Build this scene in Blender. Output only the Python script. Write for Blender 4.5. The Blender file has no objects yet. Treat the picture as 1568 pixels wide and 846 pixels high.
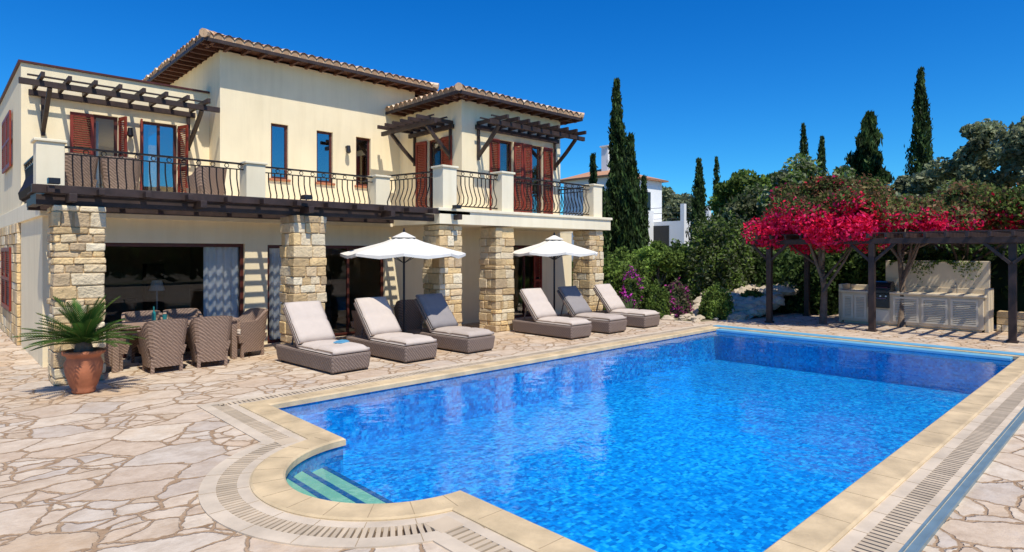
import bpy, math, random
import numpy as np
from mathutils import Vector
random.seed(7); rng=np.random.default_rng(7)
S=bpy.context.scene
S.view_settings.view_transform='Standard'; S.view_settings.look='None'; S.view_settings.exposure=0

# ------------------------------------------------------------------ materials
def newmat(name):
    m=bpy.data.materials.new(name); m.use_nodes=True
    nt=m.node_tree; b=nt.nodes['Principled BSDF']
    return m,nt,b
def N(nt,t,**k):
    n=nt.nodes.new(t)
    for a,v in k.items(): setattr(n,a,v)
    return n
def mixc(nt,fac,a,b,bt='MIX'):
    n=N(nt,'ShaderNodeMix',data_type='RGBA',blend_type=bt)
    for sock,v in ((n.inputs[0],fac),(n.inputs[6],a),(n.inputs[7],b)):
        if hasattr(v,'is_linked') : nt.links.new(v,sock)
        elif isinstance(v,(int,float)): sock.default_value=v
        else: sock.default_value=(*v,1)
    return n.outputs[2]
def mth(nt,op,a,b=None,c=None):
    n=N(nt,'ShaderNodeMath',operation=op)
    for i,v in enumerate((a,b,c)):
        if v is None: continue
        if hasattr(v,'is_linked'): nt.links.new(v,n.inputs[i])
        else: n.inputs[i].default_value=v
    return n.outputs[0]
def noise(nt,co,scale,detail=4,rough=.55):
    n=N(nt,'ShaderNodeTexNoise'); n.inputs['Scale'].default_value=scale; n.inputs['Detail'].default_value=detail
    n.inputs['Roughness'].default_value=rough
    nt.links.new(co,n.inputs['Vector']); return n.outputs['Fac']
def ramp(nt,fac,pts):
    r=N(nt,'ShaderNodeValToRGB'); e=r.color_ramp.elements
    while len(e)<len(pts): e.new(.5)
    for i,(p,c) in enumerate(pts):
        e[i].position=p; e[i].color=(*c,1) if not isinstance(c,(int,float)) else (c,c,c,1)
    nt.links.new(fac,r.inputs[0]); return r.outputs[0]
def bump(nt,b,h,st,dist=.01):
    n=N(nt,'ShaderNodeBump'); n.inputs['Strength'].default_value=st; n.inputs['Distance'].default_value=dist
    nt.links.new(h,n.inputs['Height']); nt.links.new(n.outputs[0],b.inputs['Normal'])
def M(name,col,rough=.7,var=.15,scale=3,bst=.3,bscale=40,bd=.005,metal=0,attr=False,spec=.4):
    m,nt,b=newmat(name); tc=N(nt,'ShaderNodeTexCoord').outputs['Object']
    f=noise(nt,tc,scale); 
    c=ramp(nt,f,[(.3,tuple(x*(1-var) for x in col)),(.7,tuple(min(1,x*(1+var)) for x in col))])
    if attr:
        a=N(nt,'ShaderNodeAttribute',attribute_name='Col'); c=mixc(nt,1.0,c,a.outputs['Color'],'MULTIPLY')
    nt.links.new(c,b.inputs['Base Color'])
    b.inputs['Roughness'].default_value=rough; b.inputs['Metallic'].default_value=metal
    b.inputs['Specular IOR Level'].default_value=spec
    if bst: bump(nt,b,noise(nt,tc,bscale),bst,bd)
    return m
def plaster_mat(name,col):
    m,nt,b=newmat(name); tc=N(nt,'ShaderNodeTexCoord').outputs['Object']
    c=ramp(nt,noise(nt,tc,.8,6,.6),[(.3,tuple(x*.93 for x in col)),(.7,tuple(min(1,x*1.04) for x in col))])
    mp=N(nt,'ShaderNodeMapping'); mp.inputs['Scale'].default_value=(3,3,.25); nt.links.new(tc,mp.inputs[0])
    c=mixc(nt,1.0,c,ramp(nt,noise(nt,mp.outputs[0],1.5,5,.6),[(.3,(.93,.92,.90)),(.55,(1,1,1))]),'MULTIPLY')
    nt.links.new(c,b.inputs['Base Color']); b.inputs['Roughness'].default_value=.9; b.inputs['Specular IOR Level'].default_value=.2
    bump(nt,b,noise(nt,tc,45,5),.35,.006); return m
plaster=plaster_mat('cream_plaster',(.89,.75,.50))
plaster_w=plaster_mat('pale_trim_plaster',(.88,.77,.55))
whitewall=M('white_render',(.8,.79,.76),.8,.05,1)
timber=M('dark_timber',(.040,.024,.019),.55,.35,6,.4,30,.004)
redwood=M('red_brown_wood',(.21,.028,.013),.5,.25,6,.3,30,.003)
framewood=M('dark_red_frame',(.085,.020,.012),.45,.25,6,.2,30,.003)
eavewood=M('eave_wood',(.10,.038,.022),.6,.25,6,.2,30,.003)
stone=M('sandstone_block',(1,1,1),.9,.24,9,1.0,22,.025,attr=True,spec=.2)
mortar=M('mortar',(.52,.38,.21),.95,.15,10,.6,50,.01)
iron=M('wrought_iron',(.025,.018,.015),.45,.2,8,0,metal=.3)
cushion_m=M('beige_cushion_fabric',(.56,.475,.40),.95,.05,5,.4,150,.002,spec=.1)
cushion_g=M('grey_shaded_cushion_fabric',(.27,.245,.235),.95,.06,5,.4,150,.002,spec=.1)  # grey cushion backs; shade on the third lounger is put into this colour
cushion_s=M('taupe_cushion_fabric',(.46,.385,.325),.95,.06,5,.4,150,.002,spec=.1)
canopy_m=M('canvas_canopy',(.72,.68,.60),.9,.05,6,.2,100,.002,spec=.1)
terracotta=M('terracotta',(.40,.14,.065),.75,.2,6,.3,30,.004)
tile_m=M('roof_tile',(1,1,1),.8,.2,14,.3,40,.004,attr=True)
darkmetal=M('dark_metal',(.04,.04,.045),.4,.2,8,0,metal=.7)
steel=M('steel',(.45,.46,.48),.3,.1,8,0,metal=1)
bark=M('bark',(.16,.115,.08),.95,.3,8,.8,25,.02)
curtain_m=M('curtain',(.85,.83,.84),.9,.04,4,0)
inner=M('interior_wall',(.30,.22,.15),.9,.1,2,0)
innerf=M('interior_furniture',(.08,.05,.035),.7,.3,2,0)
coping_m=M('limestone_coping',(.58,.435,.25),.6,.24,2.8,.5,30,.01)
slab_m=M('pale_slab',(.57,.465,.34),.8,.16,3,.4,40,.006)
darkgap=M('drain_gap',(.13,.09,.06),.9,.2,8,0)
seam=M('coping_seam',(.34,.25,.15),.9,.2,8,0)
rock_m=M('rock',(1,1,1),.95,.2,6,.8,12,.03,attr=True)
lightblue=M('light_blue_strip',(.14,.40,.58),.4,.08,3,0)
cabwhite=M('cabinet_paint',(.64,.53,.37),.6,.06,4,.1,30,.003)
cabdoor=M('cabinet_louvre',(.66,.59,.46),.6,.06,4,.1,30,.003)
railgrey=M('blue_grey_rail',(.20,.29,.33),.4,.12,6,0,metal=.3)
blk=M('black_enamel',(.02,.02,.02),.25,.1,6,0)

def wicker_mat(name,col):
    m,nt,b=newmat(name); tc=N(nt,'ShaderNodeTexCoord').outputs['Object']
    w=N(nt,'ShaderNodeTexWave',wave_type='BANDS',bands_direction='Z'); w.inputs['Scale'].default_value=14; w.inputs['Distortion'].default_value=1.5; w.inputs['Detail Scale'].default_value=6
    nt.links.new(tc,w.inputs['Vector'])
    w2=N(nt,'ShaderNodeTexWave',wave_type='BANDS',bands_direction='DIAGONAL'); w2.inputs['Scale'].default_value=12; w2.inputs['Distortion'].default_value=1
    nt.links.new(tc,w2.inputs['Vector'])
    h=mth(nt,'MULTIPLY_ADD',noise(nt,tc,60,2),.5,mth(nt,'MULTIPLY',w.outputs['Fac'],w2.outputs['Fac']))
    c=ramp(nt,h,[(.15,tuple(x*.45 for x in col)),(.8,tuple(x*1.3 for x in col))])
    nt.links.new(c,b.inputs['Base Color']); b.inputs['Roughness'].default_value=.65
    bump(nt,b,h,.8,.01); return m
wicker=wicker_mat('grey_brown_wicker',(.25,.185,.15))
wicker2=wicker_mat('brown_wicker',(.31,.205,.145))

def leaf_mat(name,tr=.25):
    m,nt,b=newmat(name); a=N(nt,'ShaderNodeAttribute',attribute_name='Col')
    nt.links.new(a.outputs['Color'],b.inputs['Base Color']); b.inputs['Roughness'].default_value=.6; b.inputs['Specular IOR Level'].default_value=.15
    t=N(nt,'ShaderNodeBsdfTranslucent'); nt.links.new(a.outputs['Color'],t.inputs[0])
    mx=N(nt,'ShaderNodeMixShader'); mx.inputs[0].default_value=tr
    nt.links.new(b.outputs[0],mx.inputs[1]); nt.links.new(t.outputs[0],mx.inputs[2])
    nt.links.new(mx.outputs[0],nt.nodes['Material Output'].inputs[0]); return m
leafm=leaf_mat('foliage',.35)

def glass_mat(name,add,tint,mul=1.0):
    m=bpy.data.materials.new(name); m.use_nodes=True; nt=m.node_tree; nt.nodes.clear()
    o=N(nt,'ShaderNodeOutputMaterial'); g=N(nt,'ShaderNodeBsdfGlossy'); g.inputs['Roughness'].default_value=.01
    t=N(nt,'ShaderNodeBsdfTransparent'); t.inputs[0].default_value=(*tint,1)
    f=N(nt,'ShaderNodeFresnel'); f.inputs[0].default_value=1.5
    a=mth(nt,'MULTIPLY_ADD',f.outputs[0],mul,add)
    mx=N(nt,'ShaderNodeMixShader'); nt.links.new(a,mx.inputs[0]); nt.links.new(t.outputs[0],mx.inputs[1]); nt.links.new(g.outputs[0],mx.inputs[2])
    nt.links.new(mx.outputs[0],o.inputs[0]); return m
glass=glass_mat('patio_door_glass',.0,(.9,.92,.92),.7); glass2=glass_mat('reflective_window_glass',.33,(.5,.55,.6))
WZ=-.06
def water_mat():
    m=bpy.data.materials.new('pool_water'); m.use_nodes=True; nt=m.node_tree; nt.nodes.clear()
    o=N(nt,'ShaderNodeOutputMaterial'); g=N(nt,'ShaderNodeBsdfGlossy'); g.inputs['Roughness'].default_value=.02; g.inputs[0].default_value=(.9,.95,1,1)
    t=N(nt,'ShaderNodeBsdfTransparent'); t.inputs[0].default_value=(.75,.98,1,1)
    tc=N(nt,'ShaderNodeTexCoord').outputs['Object']
    h=mth(nt,'MULTIPLY_ADD',noise(nt,tc,7,3),.25,noise(nt,tc,1.2,3))
    bp=N(nt,'ShaderNodeBump'); bp.inputs['Strength'].default_value=.4; bp.inputs['Distance'].default_value=.05
    nt.links.new(h,bp.inputs['Height']); nt.links.new(bp.outputs[0],g.inputs['Normal'])
    f=N(nt,'ShaderNodeFresnel'); f.inputs[0].default_value=1.33; nt.links.new(bp.outputs[0],f.inputs['Normal'])
    d=N(nt,'ShaderNodeBsdfDiffuse'); 
    c=ramp(nt,noise(nt,tc,.35,3),[(.3,(.0,.18,.60)),(.7,(.0,.31,.80))]); nt.links.new(c,d.inputs[0])
    m0=N(nt,'ShaderNodeMixShader'); m0.inputs[0].default_value=.20; nt.links.new(t.outputs[0],m0.inputs[1]); nt.links.new(d.outputs[0],m0.inputs[2])
    mx=N(nt,'ShaderNodeMixShader'); nt.links.new(f.outputs[0],mx.inputs[0]); nt.links.new(m0.outputs[0],mx.inputs[1]); nt.links.new(g.outputs[0],mx.inputs[2])
    nt.links.new(mx.outputs[0],o.inputs[0]); return m
water=water_mat()
def mosaic_mat(name,cols,size=.045,warp=.10,k=2.2):
    m,nt,b=newmat(name); tc=N(nt,'ShaderNodeTexCoord').outputs['Object']
    nz=N(nt,'ShaderNodeTexNoise'); nz.inputs['Scale'].default_value=4; nt.links.new(tc,nz.inputs['Vector'])
    sub=N(nt,'ShaderNodeVectorMath',operation='SUBTRACT'); sub.inputs[1].default_value=(.5,.5,.5); nt.links.new(nz.outputs['Color'],sub.inputs[0])
    sc0=N(nt,'ShaderNodeVectorMath',operation='SCALE'); sc0.inputs['Scale'].default_value=warp; nt.links.new(sub.outputs[0],sc0.inputs[0])
    ad=N(nt,'ShaderNodeVectorMath',operation='ADD'); nt.links.new(tc,ad.inputs[0]); nt.links.new(sc0.outputs[0],ad.inputs[1])
    def wn(sz):
        sc=N(nt,'ShaderNodeVectorMath',operation='MULTIPLY'); sc.inputs[1].default_value=(1/sz[0],1/sz[1],1/sz[2]); nt.links.new(ad.outputs[0],sc.inputs[0])
        fl=N(nt,'ShaderNodeVectorMath',operation='FLOOR'); nt.links.new(sc.outputs[0],fl.inputs[0])
        w=N(nt,'ShaderNodeTexWhiteNoise',noise_dimensions='3D'); nt.links.new(fl.outputs[0],w.inputs['Vector']); return w.outputs['Value']
    v=mth(nt,'MULTIPLY_ADD',wn((size,size,size)),.5,mth(nt,'MULTIPLY',wn((size*k,size,size)),.5))
    c=ramp(nt,v,cols)
    big=noise(nt,tc,.45,2); c=mixc(nt,1.0,c,ramp(nt,big,[(.3,(.82,.86,.9)),(.7,(1.15,1.12,1.05))]),'MULTIPLY')
    nt.links.new(c,b.inputs['Base Color']); b.inputs['Roughness'].default_value=.5; return m
mosaic=mosaic_mat('blue_mosaic',[(.12,(.0,.11,.42)),(.38,(.0,.23,.66)),(.6,(.0,.34,.80)),(.85,(.04,.56,.95))],.042,.10)
mosaic_e=mosaic_mat('blue_mosaic_edge',[(.1,(.0,.05,.22)),(.5,(.01,.16,.45)),(.9,(.03,.32,.62))],.03,.02)
steptread=M('step_tread',(.40,.56,.26),.7,.12,3,.2,30,.005)
navy=M('step_edge_tile',(.01,.06,.16),.5,.2,20,0)

def paving_mat():
    m,nt,b=newmat('crazy_paving'); tc=N(nt,'ShaderNodeTexCoord').outputs['Object']
    nz=N(nt,'ShaderNodeTexNoise'); nz.inputs['Scale'].default_value=1.5; nz.inputs['Detail'].default_value=6; nz.inputs['Roughness'].default_value=.6; nt.links.new(tc,nz.inputs['Vector'])
    sub=N(nt,'ShaderNodeVectorMath',operation='SUBTRACT'); sub.inputs[1].default_value=(.5,.5,.5); nt.links.new(nz.outputs['Color'],sub.inputs[0])
    sc=N(nt,'ShaderNodeVectorMath',operation='SCALE'); sc.inputs['Scale'].default_value=.42; nt.links.new(sub.outputs[0],sc.inputs[0])
    ad=N(nt,'ShaderNodeVectorMath',operation='ADD'); nt.links.new(tc,ad.inputs[0]); nt.links.new(sc.outputs[0],ad.inputs[1])
    mp=N(nt,'ShaderNodeMapping'); mp.inputs['Rotation'].default_value=(0,0,.5); mp.inputs['Scale'].default_value=(1,1.25,1); nt.links.new(ad.outputs[0],mp.inputs[0])
    def vor(s):
        o=[]
        for f in ('DISTANCE_TO_EDGE','F1'):
            v=N(nt,'ShaderNodeTexVoronoi',feature=f,voronoi_dimensions='2D'); v.inputs['Scale'].default_value=s; nt.links.new(mp.outputs[0],v.inputs['Vector']); o.append(v)
        sp=N(nt,'ShaderNodeSeparateColor'); nt.links.new(o[1].outputs['Color'],sp.inputs[0]); return o[0].outputs['Distance'],sp
    d1,s1=vor(1.75); d2,s2=vor(3.4)
    small=mth(nt,'GREATER_THAN',s1.outputs[1],.52)           # some cells are broken into smaller pieces
    d2m=mth(nt,'ADD',mth(nt,'MULTIPLY',d2,.52),mth(nt,'SUBTRACT',1.0,small))
    dist=mth(nt,'MINIMUM',d1,d2m)
    cid=mth(nt,'FRACT',mth(nt,'MULTIPLY_ADD',mth(nt,'MULTIPLY',s2.outputs[0],small),1.7,s1.outputs[0]))
    stonec=ramp(nt,cid,[(0,(.52,.40,.28)),(.2,(.58,.46,.34)),(.4,(.61,.495,.37)),(.6,(.54,.41,.29)),(.8,(.50,.42,.34)),(1,(.65,.54,.41))])
    n1=noise(nt,tc,5,9,.68); stonec=mixc(nt,1.0,stonec,ramp(nt,n1,[(.25,(.74,.68,.62)),(.6,(1.07,1.07,1.07))]),'MULTIPLY')
    n2=noise(nt,tc,.55,5,.6); st=ramp(nt,n2,[(.53,0),(.72,.65)]); stonec=mixc(nt,st,stonec,(.55,.35,.18))
    n3=noise(nt,tc,1.3,7,.75); st2=ramp(nt,n3,[(.52,0),(.72,.6)]); stonec=mixc(nt,st2,stonec,(.65,.56,.45))
    n4=noise(nt,tc,2.3,6,.7); st3=ramp(nt,n4,[(.60,0),(.74,.4)]); stonec=mixc(nt,st3,stonec,(.40,.36,.33))
    jm=mth(nt,'MULTIPLY_ADD',noise(nt,tc,5,5),-.04,dist)
    msk=ramp(nt,jm,[(.0,1),(.012,0)])
    jn=noise(nt,tc,12,4); joint=ramp(nt,jn,[(.3,(.27,.165,.09)),(.7,(.45,.31,.19))])
    c=mixc(nt,msk,stonec,joint); nt.links.new(c,b.inputs['Base Color']); b.inputs['Roughness'].default_value=.8; b.inputs['Specular IOR Level'].default_value=.2
    h=ramp(nt,jm,[(.0,0),(.018,1)])
    bump(nt,b,mth(nt,'MULTIPLY_ADD',noise(nt,tc,8,9,.62),1.2,h),.9,.014); return m
paving=paving_mat()
def terrain_mat():
    m,nt,b=newmat('dry_garden_ground'); tc=N(nt,'ShaderNodeTexCoord').outputs['Object']
    c=ramp(nt,noise(nt,tc,.25,8,.65),[(.35,(.14,.16,.05)),(.5,(.34,.27,.17)),(.65,(.46,.38,.26))])
    c=mixc(nt,1.0,c,ramp(nt,noise(nt,tc,14,6),[(.3,(.6,.6,.6)),(.7,(1.1,1.1,1.1))]),'MULTIPLY')
    nt.links.new(c,b.inputs['Base Color']); b.inputs['Roughness'].default_value=.95
    bump(nt,b,noise(nt,tc,10,8),.8,.05); return m
terrain=terrain_mat()

# ------------------------------------------------------------------ mesh helpers
def empty(name,loc=(0,0,0),rz=0):
    e=bpy.data.objects.new(name,None); e.location=loc; e.rotation_euler=(0,0,rz); e.empty_display_size=.3
    S.collection.objects.link(e); return e
class MB:
    def __init__(s): s.v=[];s.f=[];s.m=[];s.c=[]
    def poly(s,pts,m=0,c=(1,1,1)):
        i=len(s.v); s.v+= [tuple(p) for p in pts]; s.f.append(list(range(i,i+len(pts)))); s.m.append(m); s.c.append(c)
    def hexa(s,p,m=0,c=(1,1,1)):
        i=len(s.v); s.v+=[tuple(q) for q in p]
        for f in ((0,3,2,1),(4,5,6,7),(0,1,5,4),(1,2,6,5),(2,3,7,6),(3,0,4,7)):
            s.f.append([i+k for k in f]); s.m.append(m); s.c.append(c)
    def box(s,x0,x1,y0,y1,z0,z1,m=0,c=(1,1,1),j=0):
        p=[(x0,y0,z0),(x1,y0,z0),(x1,y1,z0),(x0,y1,z0),(x0,y0,z1),(x1,y0,z1),(x1,y1,z1),(x0,y1,z1)]
        if j: p=[tuple(a+random.uniform(-j,j) for a in q) for q in p]
        s.hexa(p,m,c)
    def beam(s,p,q,w,h,m=0,c=(1,1,1)):
        p=Vector(p);q=Vector(q);d=(q-p).normalized(); up=Vector((0,0,1))
        if abs(d.z)>.98: up=Vector((0,1,0))
        sd=d.cross(up).normalized()*w/2; u2=sd.cross(d).normalized()*h/2
        s.hexa([p-sd-u2,p+sd-u2,q+sd-u2,q-sd-u2,p-sd+u2,p+sd+u2,q+sd+u2,q-sd+u2],m,c)
    def tube(s,pts,r,n=6,m=0,c=(1,1,1)):
        pts=[Vector(p) for p in pts]; k=len(pts)
        if not hasattr(r,'__len__'): r=[r]*k
        i0=len(s.v)
        for i,p in enumerate(pts):
            d=(pts[min(i+1,k-1)]-pts[max(i-1,0)]).normalized()
            ref=Vector((1,0,0)) if abs(d.x)<.8 else Vector((0,1,0))
            a=d.cross(ref).normalized(); b=d.cross(a)
            for j in range(n):
                t=2*math.pi*j/n+.4; s.v.append(tuple(p+(a*math.cos(t)+b*math.sin(t))*r[i]))
        for i in range(k-1):
            for j in range(n):
                a0=i0+i*n+j; a1=i0+i*n+(j+1)%n
                s.f.append([a0,a1,a1+n,a0+n]); s.m.append(m); s.c.append(c)
        s.f.append([i0+j for j in range(n)]); s.m.append(m); s.c.append(c)
        s.f.append([i0+(k-1)*n+j for j in range(n)]); s.m.append(m); s.c.append(c)
    def lathe(s,prof,n=20,m=0,c=(1,1,1),o=(0,0,0)):
        i0=len(s.v)
        for r,z in prof:
            for j in range(n):
                t=2*math.pi*j/n; s.v.append((o[0]+r*math.cos(t),o[1]+r*math.sin(t),o[2]+z))
        for i in range(len(prof)-1):
            for j in range(n):
                a=i0+i*n+j;b=i0+i*n+(j+1)%n
                s.f.append([a,b,b+n,a+n]); s.m.append(m); s.c.append(c)
    def build(s,name,mats,parent=None,smooth=False,bevel=0,mesh_only=False,segs=2):
        me=bpy.data.meshes.new(name); me.from_pydata(s.v,[],s.f)
        if not isinstance(mats,(list,tuple)): mats=[mats]
        for m in mats: me.materials.append(m)
        me.polygons.foreach_set('material_index',s.m)
        a=me.color_attributes.new('Col','FLOAT_COLOR','CORNER')
        cc=[]
        for f,c in zip(s.f,s.c): cc+= [c[0],c[1],c[2],1.0]*len(f)
        a.data.foreach_set('color',cc)
        if smooth: me.polygons.foreach_set('use_smooth',[True]*len(s.f))
        me.update()
        ob=bpy.data.objects.new(name,me); S.collection.objects.link(ob)
        if parent: ob.parent=parent
        if bevel:
            b=ob.modifiers.new('b','BEVEL'); b.width=bevel; b.segments=segs; b.limit_method='ANGLE'
        return ob
def dup(ob,parent,loc=(0,0,0),mat=None):
    o=ob.copy(); S.collection.objects.link(o); o.parent=parent; o.location=loc; return o

def leafmesh(name,P,size,cols,mat,parent=None,aspect=.55,vert=0.0,outn=None):
    n=len(P)
    u=rng.normal(size=(n,3)); u[:,2]+=vert*np.sign(rng.random(n)-.2)*2
    u/=np.linalg.norm(u,axis=1)[:,None]
    w=rng.normal(size=(n,3)); 
    v=np.cross(u,w); v/=np.linalg.norm(v,axis=1)[:,None]
    s=(size*(.6+.8*rng.random(n)))[:,None]
    V=np.stack([P-u*s,P+v*s*aspect,P+u*s,P-v*s*aspect],axis=1).reshape(-1,3)
    me=bpy.data.meshes.new(name); me.vertices.add(4*n); me.vertices.foreach_set('co',V.ravel())
    me.loops.add(4*n); me.loops.foreach_set('vertex_index',np.arange(4*n,dtype=np.int32))
    me.polygons.add(n); me.polygons.foreach_set('loop_start',np.arange(0,4*n,4,dtype=np.int32))
    me.update(calc_edges=True)
    a=me.color_attributes.new('Col','FLOAT_COLOR','POINT')
    C=np.ones((n,4)); C[:,:3]=cols; a.data.foreach_set('color',np.repeat(C,4,axis=0).ravel())
    me.materials.append(mat)
    ob=bpy.data.objects.new(name,me); S.collection.objects.link(ob)
    if parent: ob.parent=parent
    return ob
def palette(n,cols,shade=None):
    cols=np.array(cols); k=rng.integers(0,len(cols),n); c=cols[k]*(.7+.6*rng.random((n,1)))
    if shade is not None: c=c*shade[:,None]
    return c
def clump_pts(centers,radii,nper):
    out=[];sh=[];idx=[]
    for i,(c,r) in enumerate(zip(centers,radii)):
        d=rng.normal(size=(nper,3)); d/=np.linalg.norm(d,axis=1)[:,None]
        rad=(.45+.6*rng.random(nper)**.7)[:,None]
        out.append(np.array(c)+d*rad*np.array(r)); sh.append(np.full(nper,rng.uniform(.6,1.4))); idx.append(np.full(nper,i))
    return np.concatenate(out),np.concatenate(sh),np.concatenate(idx)
def ell_clumps(c,R,n,cr,inner=.45):
    C=[]
    for i in range(n):
        d=rng.normal(size=3); d/=np.linalg.norm(d)
        if d[2]<-.5: d[2]*=-.5
        C.append(np.array(c)+d*np.array(R)*rng.uniform(inner,.95))
    r=[np.array([1,1,.8])*cr*rng.uniform(.6,1.25) for _ in range(n)]
    return C,r
GREEN=[(.11,.17,.03),(.14,.21,.04),(.17,.25,.05),(.09,.14,.032)]
LIME=[(.18,.27,.05),(.23,.33,.07),(.14,.21,.04)]
DARK=[(.055,.10,.025),(.075,.125,.03),(.095,.15,.04)]
OLIVE=[(.19,.22,.11),(.23,.26,.14),(.14,.165,.08),(.28,.295,.18)]
CYP=[(.05,.09,.025),(.065,.112,.03),(.088,.14,.038),(.036,.062,.02)]
RED=[(.72,.010,.05),(.80,.018,.08),(.62,.006,.04),(.85,.035,.16),(.75,.02,.13)]
def tree(name,x,y,H,R,zc,Rz,nc,nper,leaf,cols,tr=.16,cr=None,inner=.45,flower=None,ffrac=0,fz=None):
    e=empty(name,(x,y,0)); cr=cr or R*.34
    C,r=ell_clumps((0,0,zc),(R,R,Rz),nc,cr,inner)
    P,sh,_=clump_pts(C,r,nper)
    col=palette(len(P),cols,sh)
    if flower:
        d=rng.random(len(P)); pr=ffrac*np.ones(len(P))
        nzv=np.sin(P[:,0]*2.3+1)*np.cos(P[:,1]*2.1)+np.sin(P[:,2]*3.1)
        pr=pr*(.6+.45*nzv)
        if fz is not None: pr=pr*np.clip(1.0-(P[:,2]-fz)/Rz*1.3,.15,1.7)
        k=d<pr; col[k]=palette(k.sum(),flower)
    leafmesh('crown',P,leaf,col,leafm,e)
    mb=MB(); mb.tube([(0,0,-.05),(.05*R,0,zc*.35),(0,.04*R,zc*.7),(0,0,zc)],[tr*1.2,tr*.9,tr*.7,tr*.4],7)
    for c in C[:8]:
        st=Vector((0,0,zc*random.uniform(.3,.7))); cc=Vector(c); md=(st+cc)/2+Vector((0,0,-.1))
        mb.tube([st,md,cc],[tr*.5,tr*.35,tr*.12],5)
    mb.build('trunk',bark,e,smooth=True); return e
def cypress(x,y,H,R,n=7000,name='cypress_tree',leaf=.12,cone=False):
    e=empty(name,(x,y,0)); ph=random.uniform(0,6)
    z=rng.random(n)**.85; a=rng.random(n)*2*np.pi
    if cone: prof=(1-z)**.75*(.85+.3*np.sin(z*55+np.sin(a*2+ph)*1.5))+.03
    else: prof=np.clip(np.minimum((z*7+.35)**.5,1)*(1-z**2.2)**.9,0.05,1)
    nz=1+.22*np.sin(a*3+z*19+ph)+.15*np.sin(a*5-z*41)+.12*np.sin(z*23+a*2+ph)
    rr=R*prof*nz*(.5+.6*rng.random(n)**.6)
    P=np.stack([rr*np.cos(a),rr*np.sin(a),.15+z*(H-.15)],1); P+=rng.normal(size=P.shape)*.05
    P[:,0]+=.15*R*np.sin(P[:,2]*1.3+ph); 
    sh=.8+.5*np.sin(a*4+z*37)
    leafmesh('crown',P,leaf,palette(n,CYP,sh),leafm,e,aspect=.3,vert=1.4)
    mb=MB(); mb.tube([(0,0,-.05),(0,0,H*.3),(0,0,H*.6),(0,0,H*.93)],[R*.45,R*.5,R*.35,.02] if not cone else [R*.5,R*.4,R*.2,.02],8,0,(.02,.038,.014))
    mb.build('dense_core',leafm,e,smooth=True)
    m2=MB(); m2.tube([(0,0,-.05),(0,0,.5)],[.14,.11],8); m2.build('trunk',bark,e); return e
def shrub(name,x,y,R,H,n,leaf,cols,flower=None,ff=0,box=0,Ry=None):
    e=empty(name,(x,y,0)); Ry=Ry or R
    d=rng.normal(size=(n,3)); d/=np.linalg.norm(d,axis=1)[:,None]; d[:,2]=np.abs(d[:,2])
    if box: d=np.sign(d)*np.abs(d)**(1-box); d/=np.max(np.abs(d),axis=1)[:,None]**box
    rad=(.72+.3*rng.random(n))*(1+.08*np.sin(d[:,0]*9+d[:,2]*7)+.07*np.sin(d[:,1]*11+2))
    P=d*rad[:,None]*np.array([R,Ry,H*.95])
    low=rng.random(n)<.25; P[low,2]*=rng.random(low.sum())
    sh=.8+.4*np.sin(P[:,0]*6/R)*np.cos(P[:,1]*5/R+P[:,2]*4)
    col=palette(n,cols,sh)
    if flower:
        k=(rng.random(n)<ff)&(np.sin(P[:,0]*7/R+1)+np.sin(P[:,2]*8/H)>-.4); col[k]=palette(k.sum(),flower)
    leafmesh('leaves',P,leaf,col,leafm,e)
    mb=MB(); N1=10
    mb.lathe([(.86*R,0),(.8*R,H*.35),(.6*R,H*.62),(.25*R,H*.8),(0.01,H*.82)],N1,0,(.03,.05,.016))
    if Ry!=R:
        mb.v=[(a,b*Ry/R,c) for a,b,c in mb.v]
    mb.build('inner_core',leafm,e,smooth=True)  # solid dark green core filling the shrub behind its leaves
    return e

# ------------------------------------------------------------------ pool geometry
PX0,PX1,PY0,PY1=3.18,15.0,1.78,7.93; CX,CY,CR=3.18,4.95,.985; NA=36
def outline(o):
    R=CR+o; ph=math.acos(o/R); L=[(PX0-o,PY0-o)]
    for i in range(NA+1):
        a=-ph+2*ph*i/NA; L.append((CX-R*math.cos(a),CY+R*math.sin(a)))
    L+=[(PX0-o,PY1+o),(PX1+o,PY1+o),(PX1+o,PY0-o)]; return L
def ring(mb,o0,o1,z0,z1,m=0):
    A=outline(o0);B=outline(o1);n=len(A)
    for i in range(n):
        j=(i+1)%n; mb.poly([(*A[i],z0),(*A[j],z0),(*B[j],z1),(*B[i],z1)],m)
def ngon_hole(name,outer,inner,z,mat,parent=None):
    import bmesh
    bm=bmesh.new(); ed=[]
    for loop in (outer,inner):
        vs=[bm.verts.new((x,y,z)) for x,y in loop]
        for i in range(len(vs)): ed.append(bm.edges.new((vs[i],vs[(i+1)%len(vs)])))
    bmesh.ops.triangle_fill(bm,use_beauty=True,use_dissolve=False,edges=ed,normal=(0,0,1))
    bmesh.ops.recalc_face_normals(bm,faces=bm.faces)
    for f in bm.faces:
        if f.normal.z<0: f.normal_flip()
    me=bpy.data.meshes.new(name); bm.to_mesh(me); bm.free(); me.materials.append(mat)
    ob=bpy.data.objects.new(name,me); S.collection.objects.link(ob); return ob
ngon_hole('ground',[(-600,-600),(700,-600),(700,700),(-600,700)],outline(.55),-.03,terrain)
ngon_hole('stone_patio',[(-14,-14),(21.2,-14),(21.2,8.1),(18.2,8.4),(16.0,9.0),(15.6,10.2),(15.5,12),(15.4,28),(-14,28)],outline(.60),0,paving)
pool=empty('swimming_pool')
mb=MB(); ring(mb,0,0,-.01,-.20,1); ring(mb,0,0,-.20,-.80,0); mb.poly([(x,y,-.80) for x,y in outline(0)],0)
mb.build('basin',[mosaic,mosaic_e],pool)
mb=MB(); mb.poly([(x,y,WZ) for x,y in outline(0)]); w=mb.build('water_surface',water,pool)
w.data.flip_normals() if w.data.polygons[0].normal.z<0 else None
mb=MB()
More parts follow.
